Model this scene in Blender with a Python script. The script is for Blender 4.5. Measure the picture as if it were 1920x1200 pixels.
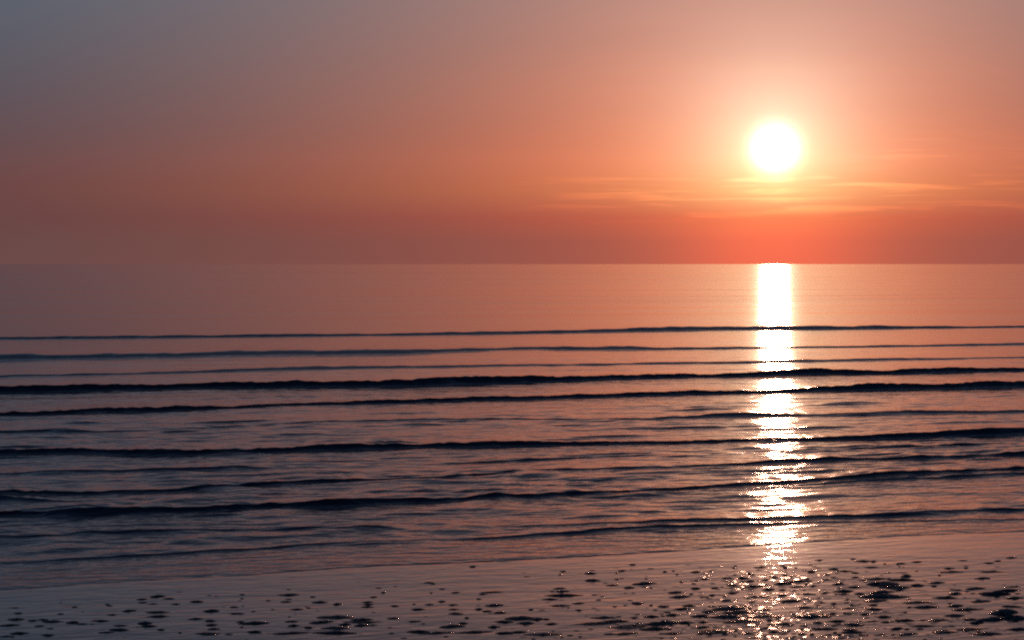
import bpy, math, random
import numpy as np

# ----------------------------------------------------------------------------
# scene, camera, sky, sun, exposure
# ----------------------------------------------------------------------------
for o in list(bpy.data.objects):
    bpy.data.objects.remove(o)
scene = bpy.context.scene
COL = scene.collection
R = math.radians

CAM_H = 2.0                     # eye height over the sea, metres
PITCH = 1.218                   # degrees below level
F_PX = 960 / math.tan(R(11))    # focal length in pixels of the 1920 px photograph
SUN_AZ = math.degrees(math.atan((1453 - 960) / F_PX))     # to the right of straight ahead (+Y)
SUN_EL = 2.48
SUN_RADIUS = 0.30               # degrees

cam_data = bpy.data.cameras.new('camera')
cam = bpy.data.objects.new('camera', cam_data)
COL.objects.link(cam)
cam_data.angle = R(22)
cam_data.clip_start = 0.1
cam_data.clip_end = 120000
cam.location = (0, 0, CAM_H)
cam.rotation_euler = (R(90 - PITCH), 0, 0)
scene.camera = cam

scene.render.engine = 'CYCLES'
scene.cycles.use_denoising = False
scene.cycles.max_bounces = 6
scene.cycles.filter_width = 2.3
scene.cycles.sample_clamp_direct = 22.0
scene.cycles.sample_clamp_indirect = 22.0
scene.cycles.transparent_max_bounces = 8
scene.view_settings.view_transform = 'Standard'
scene.view_settings.look = 'None'
scene.view_settings.exposure = 0
scene.view_settings.gamma = 1

SUN_DIR = (math.sin(R(SUN_AZ)) * math.cos(R(SUN_EL)), math.cos(R(SUN_AZ)) * math.cos(R(SUN_EL)), math.sin(R(SUN_EL)))


class Nodes:
    """Small helper that writes node trees as expressions."""
    def __init__(self, tree):
        self.t = tree

    def new(self, kind, **kw):
        n = self.t.nodes.new(kind)
        for k, v in kw.items():
            setattr(n, k, v)
        return n

    def put(self, sock, v):
        if isinstance(v, bpy.types.NodeSocket):
            self.t.links.new(v, sock)
        else:
            sock.default_value = v

    def m(self, op, a, b=None, c=None, clamp=False):
        n = self.new('ShaderNodeMath', operation=op, use_clamp=clamp)
        self.put(n.inputs[0], a)
        if b is not None:
            self.put(n.inputs[1], b)
        if c is not None:
            self.put(n.inputs[2], c)
        return n.outputs[0]

    def v(self, op, a, b=None):
        n = self.new('ShaderNodeVectorMath', operation=op)
        self.put(n.inputs[0], a)
        if b is not None:
            self.put(n.inputs[3 if op == 'SCALE' else 1], b)
        return n.outputs['Value'] if op in ('DOT_PRODUCT', 'LENGTH') else n.outputs[0]

    def xyz(self, x, y, z):
        n = self.new('ShaderNodeCombineXYZ')
        for s, q in zip(n.inputs, (x, y, z)):
            self.put(s, q)
        return n.outputs[0]

    def smooth(self, x, a, b, lo=0.0, hi=1.0):
        n = self.new('ShaderNodeMapRange', interpolation_type='SMOOTHSTEP')
        self.put(n.inputs['Value'], x)
        n.inputs['From Min'].default_value = a
        n.inputs['From Max'].default_value = b
        n.inputs['To Min'].default_value = lo
        n.inputs['To Max'].default_value = hi
        return n.outputs['Result']

    def ramp(self, x, stops, interp='B_SPLINE'):
        n = self.new('ShaderNodeValToRGB')
        cr = n.color_ramp
        cr.interpolation = interp
        while len(cr.elements) < len(stops):
            cr.elements.new(0.5)
        for e, (p, c) in zip(cr.elements, stops):
            e.position = p
            e.color = (*c, 1)
        self.put(n.inputs[0], x)
        return n.outputs[0]

    def noise(self, vec, scale, detail=2.0, rough=0.5, dist=0.0):
        n = self.new('ShaderNodeTexNoise')
        self.put(n.inputs['Vector'], vec)
        n.inputs['Scale'].default_value = scale
        n.inputs['Detail'].default_value = detail
        n.inputs['Roughness'].default_value = rough
        n.inputs['Distortion'].default_value = dist
        return n.outputs[0]


def build_world():
    w = bpy.data.worlds.new('World')
    scene.world = w
    w.use_nodes = True
    t = w.node_tree
    for n in list(t.nodes):
        t.nodes.remove(n)
    N = Nodes(t)
    out = N.new('ShaderNodeOutputWorld')
    bg = N.new('ShaderNodeBackground')
    t.links.new(bg.outputs[0], out.inputs[0])

    sky = N.new('ShaderNodeTexSky', sky_type='NISHITA')
    sky.sun_disc = False
    sky.sun_elevation = R(SUN_EL)
    sky.sun_rotation = R(SUN_AZ)
    sky.air_density = 1.0
    sky.dust_density = 5.0
    sky.ozone_density = 1.0

    d = N.v('NORMALIZE', N.new('ShaderNodeTexCoord').outputs['Generated'])
    sep = N.new('ShaderNodeSeparateXYZ')
    t.links.new(d, sep.inputs[0])
    X, Y, Z = sep.outputs
    el = N.m('MAXIMUM', N.m('DEGREES', N.m('ARCSINE', Z)), 0.0)
    az = N.m('SUBTRACT', N.m('DEGREES', N.m('ARCTAN2', X, Y)), SUN_AZ)
    ang = N.m('DEGREES', N.m('ARCCOSINE', N.m('MINIMUM', N.v('DOT_PRODUCT', d, SUN_DIR), 1.0)))

    # the air: colour far from the sun, by elevation (ramp position = sqrt(elevation / 90))
    pos = N.m('SQRT', N.m('DIVIDE', el, 90.0))
    p = lambda e: math.sqrt(e / 90.0)
    amb = N.ramp(pos, [
        (p(0.0), (.108, .064, .066)), (p(0.5), (.098, .062, .063)), (p(1.0), (.078, .052, .058)),
        (p(1.7), (.060, .042, .058)), (p(2.6), (.028, .048, .076)), (p(3.8), (.014, .062, .102)),
        (p(5.75), (.018, .090, .146)), (p(7.2), (.014, .062, .118)), (p(9.5), (.012, .052, .104)), (p(16), (.010, .038, .082)),
        (p(32), (.008, .024, .062)), (p(90), (.006, .014, .042))], 'LINEAR')
    # how much of the sun's glow the murk near the horizon lets through
    thru = N.ramp(pos, [
        (p(0.0), (.42, .26, .10)), (p(0.5), (.43, .24, .09)), (p(1.0), (.60, .34, .12)),
        (p(1.6), (.82, .84, .45)), (p(2.3), (.93, .97, .74)), (p(3.5), (.80, .94, .88)),
        (p(5.75), (.62, .88, 1.0)), (p(7.2), (.40, .68, .86)), (p(9.5), (.26, .52, .78)), (p(15), (.18, .40, .62)), (p(30), (.25, .45, .6)), (p(90), (.12, .2, .3))], 'LINEAR')

    def fall(tau):
        return N.m('POWER', math.e, N.m('DIVIDE', ang, -tau))
    glow = N.v('SCALE', (0.22, 1.08, .92), fall(1.2))
    glow = N.v('ADD', glow, N.v('SCALE', (.56, .05, .01), fall(2.5)))
    glow = N.v('ADD', glow, N.v('SCALE', (1.12, .245, .070), fall(7.0)))
    g2 = N.m('POWER', math.e, N.m('MULTIPLY', N.m('POWER', N.m('DIVIDE', ang, 0.37), 2.0), -1.0))
    glow = N.v('ADD', glow, N.v('SCALE', (4.0, 3.7, 3.6), g2))

    # thin streaks of cloud low under the sun, lit by it
    streak_vec = N.xyz(N.m('MULTIPLY', az, 0.28), N.m('ADD', N.m('MULTIPLY', el, 5.2), N.m('MULTIPLY', az, 0.05)), 0.0)
    n1 = N.noise(streak_vec, 1.3, 5.0, 0.55, 0.5)
    wisps = N.smooth(n1, 0.48, 0.66)
    band = N.m('MULTIPLY', N.smooth(el, 0.75, 1.25), N.smooth(el, 2.0, 1.75))
    band = N.m('MULTIPLY', band, N.smooth(az, -7.5, -1.5))
    band2 = N.m('MULTIPLY', N.m('MULTIPLY', N.smooth(el, 1.9, 2.2), N.smooth(el, 3.0, 2.3)), N.smooth(az, 0.8, 3.0, 0.0, 0.55))
    cover = N.m('MULTIPLY', N.m('ADD', band, band2), N.smooth(ang, 12.0, 2.0, 0.15, 1.0))
    n2 = N.noise(N.xyz(N.m('MULTIPLY', az, 0.05), N.m('MULTIPLY', el, 0.8), 3.0), 1.0, 3.0, 0.5)
    veil = N.m('ADD', N.m('MULTIPLY', n2, 0.16), 0.92)
    boost = N.m('ADD', 1.0, N.m('MULTIPLY', N.m('MULTIPLY', wisps, cover), 0.42))
    boost = N.m('MULTIPLY', boost, veil)

    mul = N.v('MULTIPLY', glow, thru)
    tot = N.v('ADD', amb, N.v('SCALE', mul, boost))
    # deep red of the thick air right under the sun
    low = N.m('MULTIPLY', N.m('POWER', math.e, N.m('MULTIPLY', N.m('POWER', N.m('DIVIDE', az, 2.0), 2.0), -1.0)), N.smooth(el, 1.5, 0.5))
    tot = N.v('ADD', tot, N.v('SCALE', (.38, .010, .0), low))
    tot = N.v('ADD', tot, N.v('SCALE', sky.outputs[0], 0.003))
    t.links.new(tot, bg.inputs['Color'])
    bg.inputs['Strength'].default_value = 1.0


build_world()

sun_data = bpy.data.lights.new('sun_light', 'SUN')
sun_data.energy = 0.09
sun_data.angle = R(2 * SUN_RADIUS)
sun_data.color = (1.0, 0.47, 0.30)
sun_lamp = bpy.data.objects.new('sun_light', sun_data)
COL.objects.link(sun_lamp)
sun_lamp.rotation_euler = (R(90 - SUN_EL), 0, R(180 - SUN_AZ))
sun_lamp.location = (0, 0, 30)

# ----------------------------------------------------------------------------
# helpers
# ----------------------------------------------------------------------------
rng = np.random.default_rng(7)
random.seed(7)
_perm = rng.permutation(512).astype(np.int64)
_grad = np.stack([np.cos(np.linspace(0, 2 * np.pi, 64, endpoint=False)), np.sin(np.linspace(0, 2 * np.pi, 64, endpoint=False))], 1)


def perlin(x, y, seed=0):
    xi = np.floor(x).astype(np.int64)
    yi = np.floor(y).astype(np.int64)
    xf, yf = x - xi, y - yi

    def g(ix, iy, dx, dy):
        h = _perm[(_perm[(ix + seed * 37) & 511] + iy) & 511] & 63
        return _grad[h, 0] * dx + _grad[h, 1] * dy
    u = xf ** 3 * (xf * (xf * 6 - 15) + 10)
    v = yf ** 3 * (yf * (yf * 6 - 15) + 10)
    a = g(xi, yi, xf, yf) * (1 - u) + g(xi + 1, yi, xf - 1, yf) * u
    b = g(xi, yi + 1, xf, yf - 1) * (1 - u) + g(xi + 1, yi + 1, xf - 1, yf - 1) * u
    return (a * (1 - v) + b * v) * 1.5


def sstep(x):
    x = np.clip(x, 0, 1)
    return x * x * (3 - 2 * x)


def ground_point(px, py):
    """Where the ray through a point of the photograph meets sea level."""
    dx, dz = (px - 960) / F_PX, -(py - 600) / F_PX
    c, s = math.cos(R(PITCH)), math.sin(R(PITCH))
    y, z = c + s * dz, -s + c * dz
    k = -CAM_H / z
    return dx * k, y * k


def metres_per_px(py):
    return ground_point(960, py)[1] / F_PX


def mesh_from_grid(name, V, faces, normals=None):
    me = bpy.data.meshes.new(name)
    used, inv = np.unique(faces, return_inverse=True)
    f = inv.reshape(faces.shape).astype(np.int32)
    v = V[used]
    me.vertices.add(len(v))
    me.vertices.foreach_set('co', v.astype(np.float32).ravel())
    me.loops.add(f.size)
    me.loops.foreach_set('vertex_index', f.ravel())
    me.polygons.add(len(f))
    me.polygons.foreach_set('loop_start', np.arange(0, f.size, f.shape[1], dtype=np.int32))
    me.polygons.foreach_set('loop_total', np.full(len(f), f.shape[1], dtype=np.int32))
    me.polygons.foreach_set('use_smooth', np.ones(len(f), dtype=bool))
    me.update(calc_edges=True)
    if normals is not None:
        me.normals_split_custom_set_from_vertices(normals[used].astype(np.float32))
    return me


def link(name, me, mat, parent=None):
    o = bpy.data.objects.new(name, me)
    COL.objects.link(o)
    if mat:
        me.materials.clear()
        me.materials.append(mat)
    o.parent = parent
    return o


# ----------------------------------------------------------------------------
# materials
# ----------------------------------------------------------------------------
SHORE_SLOPE = 0.37              # the shore and its waves run obliquely past the camera
SA = math.atan(SHORE_SLOPE)


def shore_coords(N):
    """Object coordinates turned so that x runs along the wave crests."""
    co = N.new('ShaderNodeTexCoord').outputs['Object']
    mp = N.new('ShaderNodeMapping', vector_type='POINT')
    N.put(mp.inputs['Vector'], co)
    mp.inputs['Rotation'].default_value = (0, 0, -SA)
    return co, mp.outputs[0]


def finish(N, tree, ior, colour, rough, height, wide=0.08):
    """Matt body under a smooth skin of water: Fresnel mix of diffuse and mirror."""
    out = N.new('ShaderNodeOutputMaterial')
    bump = N.new('ShaderNodeBump')
    bump.inputs['Strength'].default_value = 1.0
    bump.inputs['Distance'].default_value = 1.0
    N.put(bump.inputs['Height'], height)
    fr = N.new('ShaderNodeFresnel')
    fr.inputs['IOR'].default_value = ior
    N.put(fr.inputs['Normal'], bump.outputs[0])
    di = N.new('ShaderNodeBsdfDiffuse')
    N.put(di.inputs['Color'], colour)
    N.put(di.inputs['Normal'], bump.outputs[0])
    gl = N.new('ShaderNodeBsdfAnisotropic', distribution='BECKMANN')
    gl.inputs['Color'].default_value = (1, 1, 1, 1)
    N.put(gl.inputs['Roughness'], rough)
    N.put(gl.inputs['Normal'], bump.outputs[0])
    # the finest ruffles spread a little of the light wider
    gw = N.new('ShaderNodeBsdfAnisotropic', distribution='BECKMANN')
    gw.inputs['Color'].default_value = (1, 1, 1, 1)
    gw.inputs['Roughness'].default_value = 0.27
    N.put(gw.inputs['Normal'], bump.outputs[0])
    gm = N.new('ShaderNodeMixShader')
    gm.inputs[0].default_value = wide
    N.put(gm.inputs[1], gl.outputs[0])
    N.put(gm.inputs[2], gw.outputs[0])
    mix = N.new('ShaderNodeMixShader')
    N.put(mix.inputs[0], fr.outputs[0])
    N.put(mix.inputs[1], di.outputs[0])
    N.put(mix.inputs[2], gm.outputs[0])
    N.put(out.inputs[0], mix.outputs[0])


def water_material():
    m = bpy.data.materials.new('sea_water')
    m.use_nodes = True
    m.node_tree.nodes.clear()
    N = Nodes(m.node_tree)

    def height():
        co, sc = shore_coords(N)
        sep = N.new('ShaderNodeSeparateXYZ')
        N.put(sep.inputs[0], co)
        y = sep.outputs[1]
        a1 = N.noise(N.v('MULTIPLY', sc, (3.0, 5.5, 1)), 1.0, 2.0, 0.5, 0.4)
        a2 = N.noise(N.v('MULTIPLY', sc, (10.0, 15.0, 1)), 1.0, 2.0, 0.5, 0.2)
        a3 = N.noise(N.v('MULTIPLY', sc, (0.12, 0.9, 1)), 1.0, 3.0, 0.5, 0.4)
        h = N.m('ADD', N.m('MULTIPLY', a1, N.smooth(y, 20, 60, 0.016, 0.004)), N.m('MULTIPLY', a2, N.smooth(y, 17, 40, 0.0045, 0.0)))
        h = N.m('ADD', h, N.m('MULTIPLY', a3, 0.012))
        a4 = N.noise(N.v('MULTIPLY', sc, (0.012, 0.09, 1)), 1.0, 3.0, 0.5, 0.5)
        a5 = N.noise(N.v('MULTIPLY', sc, (0.002, 0.016, 1)), 1.0, 3.0, 0.5, 0.5)
        h = N.m('ADD', h, N.m('MULTIPLY', a4, N.smooth(y, 60, 160, 0.0, 0.38)))
        h = N.m('ADD', h, N.m('MULTIPLY', a5, N.smooth(y, 150, 500, 0.0, 1.8)))
        # open water is ruffled by ripples far too small to see one by one
        return h, N.smooth(y, 24, 90, 0.11, 0.12)
    h, r = height()
    finish(N, m.node_tree, 1.333, (.006, .010, .020, 1), r, h)
    return m


def sand_material(name, lump=False):
    m = bpy.data.materials.new(name)
    m.use_nodes = True
    m.node_tree.nodes.clear()
    N = Nodes(m.node_tree)
    co, sc = shore_coords(N)
    n = N.noise(sc, 6.0 if not lump else 40.0, 4.0, 0.6)
    if lump:
        col = N.ramp(n, [(0.3, (.016, .012, .010)), (0.7, (.040, .030, .024))], 'LINEAR')
        rough = 0.15
        h = N.m('MULTIPLY', N.noise(N.v('MULTIPLY', co, (1, 1, .02)), 7.0, 2.0, 0.5), 0.02)
    else:
        col = N.ramp(n, [(0.3, (.030, .024, .020)), (0.7, (.050, .040, .034))], 'LINEAR')
        rough = 0.05
        h1 = N.noise(N.v('MULTIPLY', sc, (2.2, 4.5, 1)), 1.0, 2.0, 0.5, 0.3)
        h2 = N.noise(N.v('MULTIPLY', sc, (8.0, 13.0, 1)), 1.0, 2.0, 0.5, 0.3)
        h = N.m('ADD', N.m('MULTIPLY', h1, 0.0045), N.m('MULTIPLY', h2, 0.0022))
    finish(N, m.node_tree, 1.36, col, rough, h, 0.05)
    return m


def sun_material():
    m = bpy.data.materials.new('sun_fire')
    m.use_nodes = True
    t = m.node_tree
    for n in list(t.nodes):
        t.nodes.remove(n)
    out = t.nodes.new('ShaderNodeOutputMaterial')
    add = t.nodes.new('ShaderNodeAddShader')
    em = t.nodes.new('ShaderNodeEmission')
    em.inputs[0].default_value = (1, .82, .6, 1)
    em.inputs[1].default_value = 30
    tr = t.nodes.new('ShaderNodeBsdfTransparent')      # glowing gas: the lamp's light passes through
    t.links.new(em.outputs[0], add.inputs[0])
    t.links.new(tr.outputs[0], add.inputs[1])
    t.links.new(add.outputs[0], out.inputs[0])
    return m


MAT_WATER = water_material()
MAT_SAND = sand_material('wet_sand')
MAT_LUMP = sand_material('dark_wet_sand', lump=True)

# ----------------------------------------------------------------------------
# the shore line and the waves, as curves over the ground
# (points of the photograph taken down to sea level: x, y of a wave's foot, height of its dark face)
# ----------------------------------------------------------------------------
SHORE = [(0, 1109), (225, 1091), (425, 1082), (650, 1064), (960, 1051), (1260, 1035), (1410, 1025), (1610, 1012), (1760, 1002), (1910, 997)]
# steepness: run of the face per height
WAVES = [
    # thin line of water right behind the shore edge
    ('low', 1.6, 'thin dark ripple line nearest the wet sand',
     [(0, 1061, 5), (150, 1053, 5), (350, 1041, 4), (500, 1032, 5), (625, 1021, 5), (700, 1019, 6), (800, 1014, 5), (950, 1009, 5), (1185, 997, 5), (1360, 989, 4), (1560, 980, 3), (1910, 978, 2)]),
    ('low', 1.6, 'second thin dark ripple line from the wet sand',
     [(0, 1012, 5), (150, 1006, 4), (350, 997, 4), (500, 996, 3), (675, 993, 4), (800, 993, 3), (960, 991, 2), (1185, 985, 3), (1360, 981, 5), (1560, 972, 6), (1710, 967, 5), (1910, 957, 5)]),
    ('low', 1.5, 'faint ripple behind the dashes near the shore',
     [(0, 985, 0), (900, 961, 0), (1100, 940, 0), (1500, 912, 4), (1600, 905, 5), (1910, 893, 5)]),
    ('high', 1.0, 'dark wave front lowest of the tall black ones',
     [(0, 968, 12), (150, 970, 16), (400, 961, 12), (500, 951, 8), (600, 955, 12), (750, 943, 11), (960, 934, 10), (1210, 923, 8), (1410, 911, 8), (1610, 900, 10), (1710, 894, 9), (1910, 884, 8)]),
    ('low', 1.5, 'short blue ripple between two black waves',
     [(0, 942, 12), (60, 942, 9), (180, 940, 2), (275, 939, 8), (340, 938, 1), (450, 931, 4), (600, 927, 4), (950, 921, 4), (1010, 914, 4), (1210, 895, 3), (1400, 884, 0), (1910, 868, 0)]),
    ('high', 1.1, 'broken black wave front that thins out in the middle',
     [(0, 933, 14), (125, 928, 10), (300, 924, 9), (400, 917, 12), (475, 913, 10), (520, 908, 5), (625, 905, 10), (750, 900, 7), (925, 889, 8), (970, 886, 2), (1010, 884, 6), (1285, 876, 4), (1410, 870, 5), (1560, 865, 6), (1680, 863, 4), (1720, 864, 11), (1790, 861, 7), (1830, 857, 4), (1910, 855, 9)]),
    ('low', 1.8, 'thin blue ripple behind the broken wave',
     [(0, 893, 3), (230, 885, 4), (430, 882, 6), (500, 879, 1), (800, 873, 4), (960, 866, 5), (1100, 858, 2), (1400, 850, 0), (1640, 842, 4), (1760, 838, 3), (1910, 835, 1)]),
    ('high', 1.0, 'black wave front crossing the sun reflection midway up the water',
     [(0, 854, 9), (200, 853, 12), (300, 856, 16), (450, 850, 12), (550, 846, 12), (750, 841, 11), (960, 836, 9), (1210, 834, 10), (1410, 828, 9), (1560, 825, 9), (1710, 823, 9), (1910, 815, 11)]),
    ('low', 2.2, 'faint blue swell line broken in the middle',
     [(0, 812, 4), (180, 811, 3), (350, 806, 1), (600, 791, 2), (780, 789, 4), (900, 788, 3), (1100, 788, 1), (1260, 786, 4), (1360, 783, 6), (1460, 782, 4), (1610, 780, 4), (1760, 776, 6), (1910, 775, 5)]),
    ('high', 1.0, 'long black wave front with a slightly wavy top',
     [(0, 781, 12), (200, 773, 16), (350, 770, 13), (450, 765, 10), (575, 759, 8), (700, 757, 11), (960, 750, 11), (1160, 744, 12), (1410, 737, 10), (1610, 732, 12), (1710, 730, 13), (1910, 726, 12)]),
    ('high', 1.0, 'tallest black wave front, crossing the whole width',
     [(0, 737, 15), (300, 730, 12), (500, 727, 13), (700, 726, 14), (960, 718, 16), (1210, 710, 13), (1410, 706, 11), (1490, 703, 14), (1550, 702, 14), (1660, 701, 10), (1910, 696, 10)]),
    ('swell', 3.2, 'blue swell line behind the tallest black wave',
     [(0, 708, 6), (300, 701, 5), (450, 696, 5), (600, 693, 5), (750, 690, 4), (960, 687, 3), (1385, 681, 3), (1560, 678, 4), (1910, 671, 3)]),
    ('swell', 3.2, 'second blue swell line from the open sea',
     [(0, 675, 10), (300, 670, 9), (550, 665, 10), (750, 664, 8), (960, 655, 5), (1210, 656, 6), (1385, 654, 5), (1535, 652, 4), (1710, 650, 3), (1910, 647, 4)]),
    ('swell', 2.8, 'farthest blue swell line along the edge of the calm open sea',
     [(0, 636, 5), (175, 635, 5), (325, 633, 4), (650, 630, 6), (960, 626, 7), (1210, 621, 8), (1385, 618, 7), (1535, 618, 8), (1910, 614, 6)]),
]

XT = np.arange(-140, 140.01, 0.05)      # table of the curves over X


def curve(points, smooth_m, jitter, seed, slope_reach):
    g = np.array([ground_point(p[0], p[1]) for p in points])
    y = np.interp(XT, g[:, 0], g[:, 1])
    for side, (xe, ye) in ((-1, g[0]), (1, g[-1])):
        dx = XT - xe
        sel = dx * side > 0
        y[sel] = ye + SHORE_SLOPE * slope_reach * np.tanh(dx[sel] / slope_reach)
    k = int(smooth_m / 0.05)
    ker = np.hanning(2 * k + 3)
    ker /= ker.sum()
    y = np.convolve(np.pad(y, k + 1, mode='edge'), ker, mode='valid')
    y += jitter * (perlin(XT * 0.9, np.full_like(XT, seed * 3.7), seed) + 0.5 * perlin(XT * 2.7, np.full_like(XT, seed * 1.3), seed + 5) + 0.25 * perlin(XT * 7.0, np.full_like(XT, seed * 2.3), seed + 9))
    return y


shore_y = curve(SHORE, 0.5, 0.05, 3, 14)
wave_toe, wave_amp, wave_run = [], [], []
for i, (kind, steep, lab, pts) in enumerate(WAVES):
    mean_y = np.mean([p[1] for p in pts])
    mpp = metres_per_px(mean_y)
    g = np.array([ground_point(p[0], p[1]) for p in pts])
    wave_toe.append(curve(pts, 0.012 * g[:, 1].mean(), 0.0035 * g[:, 1].mean(), 11 + i, 25))
    amp = np.interp(XT, g[:, 0], [p[2] * ground_point(960, p[1])[1] / F_PX for p in pts])
    k = int(0.008 * g[:, 1].mean() / 0.05) + 1
    ker = np.hanning(2 * k + 3)
    ker /= ker.sum()
    amp = np.convolve(np.pad(amp, k + 1, mode='edge'), ker, mode='valid')
    sc_ = 22.0 / g[:, 1].mean()
    rough = 1 + 0.28 * perlin(XT * 1.1 * sc_, np.full_like(XT, i * 5.1), 60 + i) + 0.22 * perlin(XT * 3.2 * sc_, np.full_like(XT, i * 7.7), 80 + i) + 0.14 * perlin(XT * 9 * sc_, np.full_like(XT, i * 9.7), 90 + i)
    # stretches where a front sinks to almost nothing
    swellness = perlin(XT * 0.33 * sc_, np.full_like(XT, i * 4.3), 30 + i)
    least = 0.62 if mean_y < 780 else 0.55 if kind == 'high' else 0.25
    rough *= least + (1 - least) * sstep(swellness * 1.8 + 0.65)
    rough *= 1.08
    if kind != 'swell':
        rough = rough + 0.13 * perlin(XT * 22 * sc_, np.full_like(XT, i * 3.3), 70 + i)
    amp = np.maximum(amp * rough, 0)
    wave_amp.append(amp)
    wave_run.append(np.maximum(amp * steep, 0.02) * (2.3 if kind != 'swell' else 2.3) + 0.02)


def fan_x(s, y):
    a = np.abs(s)
    wi = 0.25 * y + 1.6
    wo = 1.2 * y + 40
    x = np.where(a < 0.86, wi * a / 0.86, wi + (wo - wi) * (np.clip(a - 0.86, 0, 1) / 0.14) ** 2)
    return np.sign(s) * x


NC = 620
S = np.linspace(-1, 1, NC)


def solve(tab):
    y = np.full(NC, float(np.interp(0, XT, tab)))
    for _ in range(60):
        y = 0.5 * y + 0.5 * np.interp(fan_x(S, y), XT, tab)
    return y


# control rows: shore edge, then foot, crest and back of every wave, then the open sea
controls = [(solve(shore_y), 'shore', -1)]
for i in range(len(WAVES)):
    controls.append((solve(wave_toe[i] - 0.02), 'toe', i))
    controls.append((solve(wave_toe[i] + wave_run[i] + 0.03), 'crest', i))
for k in range(1, len(controls)):
    prev = controls[k - 1][0]
    controls[k] = (np.maximum(controls[k][0], prev + 0.04), controls[k][1], controls[k][2])
last = controls[-1][0]

rows, row_wave = [controls[0][0]], []
for k in range(1, len(controls)):
    a, b = controls[k - 1][0], controls[k][0]
    if controls[k][1] == 'crest':
        n, tag_ = 12, controls[k][2]
    else:
        gap = float(np.median(b - a))
        step = 0.022 + 0.0011 * max(float(np.median(a)) - 17, 0)
        n, tag_ = max(3, int(gap / step)), -1
    if k == 1:
        # dense rows at the rounded lip of the water's edge
        ts = np.concatenate([[0.004, 0.01, 0.02, 0.035, 0.055], np.linspace(0.08, 1, n)])
    else:
        ts = np.linspace(0, 1, n + 1)[1:]
    for q in ts:
        rows.append(a + (b - a) * q)
        row_wave.append(tag_)
y = last.copy()
step = 0.10
while y[NC // 2] < 45000:
    y = y + step * (y / y[NC // 2])
    rows.append(y.copy())
    row_wave.append(-1)
    step *= 1.035 if y[NC // 2] < 400 else 1.09
YG = np.array(rows)
XG = fan_x(S[None, :], YG)


def sea_height(X, Y):
    z = np.zeros_like(X)
    sh = np.interp(X, XT, shore_y)
    for i, (kind, steep, lab, pts) in enumerate(WAVES):
        toe, A, L = (np.interp(X, XT, q[i]) for q in (wave_toe, wave_amp, wave_run))
        s = Y - toe
        q = np.clip(s / L, 0, 1)
        front = q ** 1.9 if kind != 'swell' else sstep(q)
        if kind == 'swell':
            back = np.exp(-np.clip(s - L, 0, None) / (L * 2.2 + 0.15))
        else:
            back = np.exp(-(np.clip(s - L, 0, None) / (L * 3.0 + 0.18)) ** 1.2)
        z += (0.75 if kind == 'swell' else 0.77) * A * np.where(s < L, front, back)
        # hollow in front of the foot
        z -= 0.10 * A * np.exp(-((s + 0.35 * L) / (0.9 * L + 0.05)) ** 2)
    # short lens-shaped wavelets between the long fronts
    rw = random.Random(23)
    for _ in range(110):
        d0 = 19.0 + 17.0 * rw.random() ** 1.3
        x0 = rw.uniform(-0.27, 0.27) * d0
        half = rw.uniform(0.007, 0.026) * d0
        A = rw.uniform(0.0002, 0.0007) * d0
        y0 = d0 + SHORE_SLOPE * x0
        L = A * 4.0 + 0.03
        r0, r1 = np.searchsorted(Y[:, NC // 2], [y0 - 6.5, y0 + 7.5])
        xs, ys = X[r0:r1], Y[r0:r1]
        if len(xs) == 0 or y0 < float(np.interp(x0, XT, shore_y)) + 1.2:
            continue
        e_ = np.clip(1 - ((xs - x0) / half) ** 2, 0, 1)
        s_ = ys - (y0 + (SHORE_SLOPE + rw.uniform(-.12, .12)) * (xs - x0) + 0.02 * np.sin(xs * 9 / half * 0.2 + d0))
        q_ = np.clip(s_ / L, 0, 1) ** 1.8
        z[r0:r1] += A * e_ ** 1.5 * np.where(s_ < L, q_, np.exp(-(np.clip(s_ - L, 0, None) / (L * 2.5)) ** 1.2))
    # chop: short ripples running with the waves
    ca, sa = math.cos(SA), math.sin(SA)
    U, V = X * ca + Y * sa, -X * sa + Y * ca
    near = np.exp(-np.clip(Y - 18, 0, None) / 22.0)
    depth = sstep((Y - sh) / 2.5)
    U2 = U + 0.35 * perlin(U * 0.5, V * 0.8, 21)
    V2 = V + 0.25 * perlin(U * 0.6, V * 0.5, 22)
    c1 = perlin(U2 * 1.3, V2 * 2.6, 1)
    c2 = perlin(U2 * 3.1, V2 * 5.6, 2)
    c3 = perlin(U2 * 0.35, V2 * 1.1, 3)
    patch = 0.55 + 0.9 * sstep(perlin(U * 0.22, V * 0.5, 4) + 0.5)
    z += near * depth * patch * (0.017 * np.maximum(c1, -0.25) + 0.009 * np.maximum(c2, -0.3)) + depth * 0.010 * c3 * np.exp(-np.clip(Y - 30, 0, None) / 40)
    # long low undulation of the open sea
    far = sstep((Y - 60) / 60.0) * np.exp(-Y / 900.0)
    z += far * (0.03 * perlin(U * 0.03, V * 0.14, 5) + 0.012 * perlin(U * 0.1, V * 0.5, 6) * np.exp(-Y / 160.0))
    return z


def sand_height(X, Y):
    sh = np.interp(X, XT, shore_y)
    d = sh - Y                       # landward of the water's edge
    z = np.where(d > 0, 0.006 * np.minimum(d, 60) , 0.03 * np.maximum(d, -40))
    return z


ZG = sea_height(XG, YG)
sh_here = np.interp(XG, XT, shore_y)
edge = np.clip((YG - sh_here) / 0.22, 0, 1)
lip = np.sqrt(np.clip(1 - (1 - edge) ** 2, 0, 1))
film = 0.0055 * lip * (1 + 0.5 * np.exp(-(YG - sh_here) / 0.25))
ZG = ZG * sstep((YG - sh_here) / 0.35) + film - 0.003
VG = np.stack([XG, YG, ZG], -1)

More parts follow.
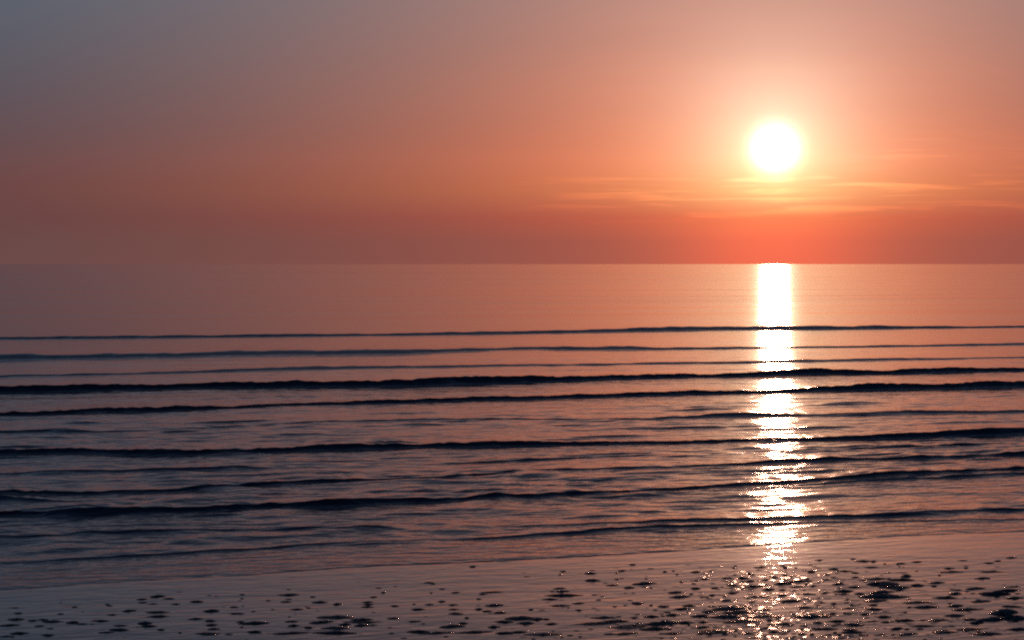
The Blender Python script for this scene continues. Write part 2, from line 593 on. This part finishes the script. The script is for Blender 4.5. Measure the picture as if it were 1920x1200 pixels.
# smooth normals of the whole sheet, so that the wave pieces join without a seam
du = np.gradient(VG, axis=1)
dv = np.gradient(VG, axis=0)
NG = np.cross(du, dv)
NG /= np.linalg.norm(NG, axis=-1, keepdims=True)
V1, N1 = VG.reshape(-1, 3), NG.reshape(-1, 3)
nr = len(rows)
idx = np.arange(nr * NC).reshape(nr, NC)
quads = np.stack([idx[:-1, :-1], idx[:-1, 1:], idx[1:, 1:], idx[1:, :-1]], -1)
row_wave = np.array(row_wave)
owner = np.repeat(row_wave[:, None], NC - 1, 1)
for i in range(len(WAVES)):
    rsel = np.where(row_wave == i)[0]
    xm = XG[rsel[len(rsel) // 2], :-1]
    a = np.interp(xm, XT, wave_amp[i])
    weak = a < 0.35 * np.median(a[np.abs(S[:-1]) < 0.6]) * 0.6
    owner[np.ix_(rsel, np.where(weak)[0])] = -1

sea = link('sea', mesh_from_grid('sea', V1, quads[owner == -1], N1), MAT_WATER)
sea['kind'] = 'structure'
for i, (kind, steep, lab, pts) in enumerate(WAVES):
    w = link('wave', mesh_from_grid('wave', V1, quads[owner == i], N1), MAT_WATER, sea)
    w['label'] = lab

# ----------------------------------------------------------------------------
# wet sand
# ----------------------------------------------------------------------------
sx = np.concatenate([np.linspace(-160, -12, 30), np.linspace(-11.5, 11.5, 160), np.linspace(12, 160, 30)])
sy = np.concatenate([np.linspace(-90, 6, 30), np.linspace(6.3, 26, 130), np.linspace(27, 140, 40)])
SX, SY = np.meshgrid(sx, sy)
SZ = sand_height(SX, SY)
ca, sa = math.cos(SA), math.sin(SA)
SU, SV = SX * ca + SY * sa, -SX * sa + SY * ca
SZ += 0.004 * perlin(SU * 0.25, SV * 0.6, 31)
VS = np.stack([SX, SY, SZ], -1).reshape(-1, 3)
ii = np.arange(len(sx) * len(sy)).reshape(len(sy), len(sx))
fs = np.stack([ii[:-1, :-1], ii[:-1, 1:], ii[1:, 1:], ii[1:, :-1]], -1).reshape(-1, 4)
sand = link('wet_sand', mesh_from_grid('wet_sand', VS, fs), MAT_SAND)
sand['kind'] = 'structure'


def sand_z(x, y):
    u, v = x * ca + y * sa, -x * sa + y * ca
    return float(sand_height(np.array([x]), np.array([y]))[0] + 0.004 * perlin(np.array([u * 0.25]), np.array([v * 0.6]), 31)[0])


# ----------------------------------------------------------------------------
# the sun
# ----------------------------------------------------------------------------
DIST = 60000
rad = DIST * math.tan(R(SUN_RADIUS))
nu, nv = 32, 16
sv = [(0, 0, rad)] + [(rad * math.sin(math.pi * j / nv) * math.cos(2 * math.pi * i / nu), rad * math.sin(math.pi * j / nv) * math.sin(2 * math.pi * i / nu), rad * math.cos(math.pi * j / nv)) for j in range(1, nv) for i in range(nu)] + [(0, 0, -rad)]
sf = [(0, 1 + i, 1 + (i + 1) % nu) for i in range(nu)]
for j in range(nv - 2):
    for i in range(nu):
        a, b = 1 + j * nu + i, 1 + j * nu + (i + 1) % nu
        sf.append((a, a + nu, b + nu, b))
e = len(sv) - 1
sf += [(e, 1 + (nv - 2) * nu + (i + 1) % nu, 1 + (nv - 2) * nu + i) for i in range(nu)]
me = bpy.data.meshes.new('sun')
me.from_pydata(sv, [], sf)
sun = link('sun', me, sun_material())
sun.location = [DIST * q for q in SUN_DIR]
sun['label'] = 'blazing white sun low in the orange sky above the horizon'
sun['category'] = 'sun'

# ----------------------------------------------------------------------------
# dark lumps of wet sand standing out of the film of water
# ----------------------------------------------------------------------------
LUMPS = [
    (297,1120,28,4),(265,1126,22,3),(316,1125,20,3),(330,1136,14,3),(370,1131,22,4),(243,1149,28,4),(35,1153,14,3),(32,1165,26,4),(62,1168,16,3),(80,1166,20,3),
    (100,1170,32,4),(75,1179,16,3),(20,1177,36,4),(35,1193,34,5),(90,1197,24,4),(135,1172,24,5),(155,1175,18,3),(187,1169,26,4),(210,1157,14,3),(225,1187,30,5),
    (200,1192,24,3),(298,1152,28,6),(295,1161,30,7),(272,1174,18,8),(280,1180,24,4),(302,1187,16,3),(395,1150,24,9),(365,1166,22,4),(396,1170,22,4),(397,1178,22,4),
    (400,1186,24,4),(390,1195,36,7),(445,1155,24,3),(440,1142,14,3),(474,1175,34,9),(478,1192,22,5),(450,1172,16,3),(540,1118,40,4),(537,1132,18,3),(600,1133,24,4),
    (633,1137,18,4),(555,1147,20,3),(548,1172,22,3),(550,1180,20,5),(548,1194,46,6),(600,1174,30,5),(630,1164,44,9),(610,1172,24,6),(645,1178,18,5),(630,1185,40,8),
    (625,1194,50,9),(680,1168,34,4),(682,1173,44,6),(678,1180,26,5),(580,1184,18,4),(700,1123,14,3),(718,1114,10,3),(690,1133,18,3),(690,1138,20,3),(690,1143,20,3),
    (740,1141,16,3),(785,1148,22,4),(738,1166,20,3),(776,1172,18,3),(785,1192,28,8),(820,1194,44,6),(850,1182,36,9),(870,1176,18,4),(804,1138,18,3),(828,1132,16,3),
    (855,1114,14,3),(850,1139,20,3),(850,1148,20,3),(855,1157,26,4),(885,1193,44,6),(925,1113,36,3),(905,1117,16,3),(925,1140,36,5),(897,1148,14,4),(915,1152,20,3),
    (938,1155,20,4),(925,1183,24,5),(945,1173,34,5),(950,1195,30,7),(886,1063,14,3),
    (1055,1073,14,3),(1108,1077,18,4),(1168,1072,16,3),(1186,1060,14,3),(1113,1091,28,5),(1050,1106,22,3),(1148,1100,20,3),(1180,1105,18,4),(1210,1097,36,8),
    (1060,1120,44,8),(1055,1112,26,4),(1030,1128,22,4),(1052,1141,32,3),(1085,1136,20,3),(1085,1150,14,3),(1195,1137,26,4),(1245,1143,18,3),(1268,1115,28,4),(1275,1124,40,5),
    (978,1166,40,10),(985,1176,30,5),(1005,1168,30,5),(1035,1177,20,4),(970,1193,30,6),(1020,1197,46,6),(1130,1165,30,6),(1115,1177,56,8),(1160,1172,40,7),(1180,1183,60,9),
    (1225,1187,50,9),(1245,1176,50,12),(1175,1196,40,6),(1220,1163,22,5),(1260,1196,30,6),(1260,1160,30,5),(1285,1175,24,5),(1280,1148,26,5),(1310,1162,36,5),(1330,1153,24,4),
    (1370,1147,50,10),(1388,1155,46,8),(1362,1164,50,10),(1395,1172,60,8),(1435,1163,50,6),(1340,1193,60,8),(1410,1104,30,4),(1440,1110,26,4),(1470,1098,30,5),(1482,1133,36,5),
    (1395,1088,20,4),(1502,1094,34,6),(1525,1163,50,7),(1470,1178,30,4),(1510,1146,30,4),(1570,1100,18,5),(1580,1114,30,5),(1603,1106,16,6),(1612,1119,18,4),(1605,1087,12,3),
    (1605,1078,14,3),(1645,1090,36,4),(1660,1100,50,12),(1680,1107,44,9),(1655,1116,40,8),(1660,1125,60,12),(1692,1092,40,5),(1640,1133,40,7),(1700,1085,20,5),(1722,1103,26,5),
    (1720,1057,18,3),(1690,1060,14,3),(1755,1098,24,4),(1785,1077,40,3),(1860,1077,36,3),(1840,1090,24,4),(1780,1070,20,3),(1830,1110,30,7),(1848,1119,28,6),(1790,1120,30,5),
    (1776,1128,34,5),(1720,1137,36,6),(1738,1146,40,5),(1790,1144,34,5),(1815,1151,40,7),(1868,1121,36,14),(1893,1114,30,8),(1905,1129,28,7),(1880,1158,50,18),(1908,1169,44,14),
    (1862,1171,40,12),(1790,1163,36,5),(1760,1172,34,6),(1730,1183,36,6),(1700,1172,26,5),(1660,1165,26,5),(1640,1150,28,5),(1622,1160,20,4),(1600,1180,36,5),(1570,1173,30,5),
    (1550,1188,40,6),(1600,1195,36,5),(1680,1188,30,5),(1700,1199,40,6),(1770,1195,40,7),(1820,1190,36,6),(1832,1177,22,5),(1850,1199,44,8),(1912,1190,30,8),(1840,1135,34,6),
    (1900,1146,30,6),(1870,1056,14,3),(1895,1050,26,3),(1805,1055,18,2)]
SPECIAL = {
    (886,1063): 'lone dark sand lump just below the water edge left of centre',
    (540,1118): 'thin flat dark lump alone on smooth sand above the left scatter',
    (600,1133): 'small black lump below and right of the thin flat one on the left',
    (630,1164): 'slanting dark lump topping the densest clump on the left sand',
    (682,1173): 'wide dark lump right beside the slanting clump on the left',
    (474,1175): 'thick dark lump standing apart between two left clumps',
    (395,1150): 'tall round dark lump topping a short column of small lumps',
    (548,1194): 'long flat dark lump at the bottom edge left of the left clump',
    (295,1161): 'thick dark lump on the left sand with another close behind it',
    (1210,1097): 'dark lump nearest the water between the left scatter and the sun path',
    (1060,1120): 'wide dark lump in the small clump right of the middle',
    (1113,1091): 'single flat dark lump on bare sand right of the middle',
    (1245,1176): 'biggest dark lump in the clump left of the sun path at the bottom',
    (1370,1147): 'large dark lump touching the left side of the glittering sun path',
    (1660,1100): 'upper big dark lump of the clump right of the sun path',
    (1660,1125): 'lower big dark lump of the clump right of the sun path',
    (1785,1077): 'left of two thin flat dark lumps near the water at right',
    (1860,1077): 'right of two thin flat dark lumps near the water at right',
    (1868,1121): 'tall dark lump by the right edge above the biggest clump',
    (1880,1158): 'biggest black lump of all at the lower right edge',
    (1908,1169): 'black lump touching the right side of the biggest lump at lower right',
    (1862,1171): 'black lump in front of the biggest lump at lower right',
}


def lump_mesh(seed):
    """Low uneven mound, unit footprint radius, unit height, skirt tapering into the sand."""
    r_ = random.Random(seed)
    nr_, na = 6, 18
    ph = [r_.uniform(0, 6.28) for _ in range(4)]
    verts, faces = [(0, 0, 0.95 + 0.1 * r_.random())], []
    off = (r_.uniform(-.25, .25), r_.uniform(-.2, .3))
    for j in range(1, nr_ + 1):
        q = j / nr_
        for i in range(na):
            a = 2 * math.pi * i / na
            rr = 1 + 0.20 * math.sin(2 * a + ph[0]) + 0.13 * math.sin(3 * a + ph[1]) + 0.09 * math.sin(5 * a + ph[2])
            z = (1 - q * q) ** 1.4 * (1 + 0.22 * math.sin(3 * a + ph[3]) * q + 0.16 * math.sin(7 * q + 2 * a + ph[1])) + r_.uniform(-.07, .07) * (1 - q)
            verts.append((rr * q * math.cos(a) + off[0] * (1 - q), rr * q * math.sin(a) + off[1] * (1 - q), z if j < nr_ else -0.35))
    for i in range(na):
        faces.append((0, 1 + i, 1 + (i + 1) % na))
    for j in range(nr_ - 1):
        for i in range(na):
            a, b = 1 + j * na + i, 1 + j * na + (i + 1) % na
            faces.append((a, a + na, b + na, b))
    me_ = bpy.data.meshes.new('sand_lump')
    me_.from_pydata(verts, [], faces)
    me_.polygons.foreach_set('use_smooth', [True] * len(faces))
    me_.materials.append(MAT_LUMP)
    return me_


lump_meshes = [lump_mesh(100 + k) for k in range(12)]
rl = random.Random(5)
spots = [(x, y_, w, h, True) for x, y_, w, h in LUMPS]


def zone_label(x, y_, w, h):
    size = 'thick' if h >= 6 else 'broad' if w >= 24 else 'small'
    edge_y = np.interp(x, [q[0] for q in SHORE], [q[1] for q in SHORE])
    q = (y_ - edge_y) / (1200 - edge_y)
    depth = 'nearest the water' if q < 0.42 else 'halfway down' if q < 0.75 else 'along the bottom'
    for lim, where in ((170, 'at the far left'), (340, 'in from the far left'), (520, 'left of the slanting clump'),
                       (760, 'around the slanting clump'), (960, 'just left of middle'), (1140, 'just right of middle'),
                       (1340, 'left of the sun path'), (1460, 'in the left sun path'), (1590, 'in the right sun path'),
                       (1760, 'right of the sun path'), (1841, 'short of the right edge'), (9999, 'at the right edge')):
        if x < lim:
            break
    return size, 'dark lump', where, depth


ORD = ['leftmost', 'second from left', 'third from left', 'fourth from left', 'fifth from left', 'sixth from left', 'seventh from left', 'eighth from left', 'ninth from left', 'tenth from left'] + ['%s from left' % q for q in ('eleventh', 'twelfth', 'thirteenth', 'fourteenth', 'fifteenth', 'sixteenth', 'seventeenth', 'eighteenth', 'nineteenth', 'twentieth')]


tries = 0
while len(spots) < 298 and tries < 20000:
    tries += 1
    x = rl.triangular(1180, 1915, 1480) if rl.random() < 0.75 else rl.uniform(0, 1920)
    y_ = 1200 - 150 * rl.random() ** 1.7
    edge_y = np.interp(x, [q[0] for q in SHORE], [q[1] for q in SHORE])
    if y_ < edge_y + 35:
        continue
    w = rl.uniform(9, 24)
    if any(abs(x - q[0]) < 0.5 * (w + q[2]) * 0.9 and abs(y_ - q[1]) < 5 for q in spots):
        continue
    spots.append((x, y_, w, rl.uniform(2, 4), False))

cells = {}
for k, (x, y_, w, h, listed) in enumerate(spots):
    cells.setdefault(zone_label(x, y_, w, h), []).append((x, k))
spot_label = {}
for (size, kind, where, depth), members in cells.items():
    members.sort()
    for n_, (x, k) in enumerate(members):
        if len(members) == 1:
            spot_label[k] = 'the one %s %s %s, %s on the sand' % (size, kind, where, depth)
        else:
            spot_label[k] = '%s of the %s %ss %s, %s' % ('rightmost' if n_ == len(members) - 1 else ORD[n_], size, kind, where, depth)

for k, (x, y_, w, h, listed) in enumerate(spots):
    gx, gy = ground_point(x, y_)
    mpp = gy / F_PX
    o = bpy.data.objects.new('sand_lump', rl.choice(lump_meshes))
    COL.objects.link(o)
    half = 0.5 * w * mpp
    hh = h * mpp * (0.62 if h < 6 else 0.40)
    half *= 1.3 if h < 6 else 1.6
    o.scale = (half, min(half * rl.uniform(0.35, 0.6), 0.07), max(hh, 0.004))
    o.rotation_euler = (0, 0, rl.uniform(-.15, .45))
    o.location = (gx, gy, sand_z(gx, gy))
    o['label'] = SPECIAL.get((x, y_), spot_label[k])
    o['category'] = 'sand lump'
    o['group'] = 'dark lumps on the wet sand'

# the countless smaller crumbs of sand between the lumps, too small to tell apart
cv, cf = [], []
rc = random.Random(11)
made = 0
while made < 800:
    x = rc.triangular(1000, 1960, 1500) if rc.random() < 0.7 else rc.uniform(-60, 1980)
    y_ = 1225 - 165 * rc.random() ** 1.5
    edge_y = np.interp(x, [q[0] for q in SHORE], [q[1] for q in SHORE])
    if y_ < edge_y + 25:
        continue
    made += 1
    gx, gy = ground_point(x, y_)
    mpp = gy / F_PX
    half = rc.uniform(3.5, 9) * mpp
    dep, hh, tw = half * rc.uniform(.4, .7), rc.choice([rc.uniform(.8, 1.8), rc.uniform(.25, .7)]) * mpp, rc.uniform(-.2, .5)  # the lower ones are shaped to glint rather than look dark
    z0 = sand_z(gx, gy)
    b0 = len(cv)
    cv.append((gx, gy, z0 + hh))
    na = 8
    for q, zz in ((.55, .68), (1.0, -.3)):
        for i in range(na):
            a = 2 * math.pi * i / na
            lx, ly = half * q * math.cos(a) * rc.uniform(.85, 1.15), dep * q * math.sin(a) * rc.uniform(.85, 1.15)
            cv.append((gx + lx * math.cos(tw) - ly * math.sin(tw), gy + lx * math.sin(tw) + ly * math.cos(tw), z0 + hh * zz))
    for i in range(na):
        j = (i + 1) % na
        cf.append((b0, b0 + 1 + i, b0 + 1 + j))
        cf.append((b0 + 1 + i, b0 + 1 + na + i, b0 + 1 + na + j, b0 + 1 + j))
# low swollen mounds added along the sun path to catch its glints
for _ in range(420):
    x, y_ = rc.triangular(1240, 1760, 1460), 1220 - 150 * rc.random() ** 1.2
    gx, gy = ground_point(x, y_)
    mpp = gy / F_PX
    half = rc.uniform(6, 15) * mpp
    dep, hh = half * rc.uniform(.5, .8), rc.uniform(.25, .75) * mpp
    z0 = sand_z(gx, gy)
    b0 = len(cv)
    cv.append((gx, gy, z0 + hh))
    na = 10
    for q, zz in ((.35, .88), (.7, .5), (1.0, -.25)):
        for i in range(na):
            a = 2 * math.pi * i / na
            k_ = rc.uniform(.9, 1.1) * q
            cv.append((gx + half * k_ * math.cos(a), gy + dep * k_ * math.sin(a), z0 + hh * zz))
    for i in range(na):
        j = (i + 1) % na
        cf.append((b0, b0 + 1 + i, b0 + 1 + j))
        for r_ in range(2):
            cf.append((b0 + 1 + r_ * na + i, b0 + 1 + (r_ + 1) * na + i, b0 + 1 + (r_ + 1) * na + j, b0 + 1 + r_ * na + j))
me = bpy.data.meshes.new('sand_crumbs_glint_mounds')
me.from_pydata(cv, [], cf)
me.polygons.foreach_set('use_smooth', [True] * len(cf))
crumbs = link('sand_crumbs_glint_mounds', me, MAT_LUMP)
crumbs['kind'] = 'stuff'
crumbs['label'] = 'tiny dark crumbs of wet sand between the lumps, plus added low glint mounds'
crumbs['category'] = 'sand'
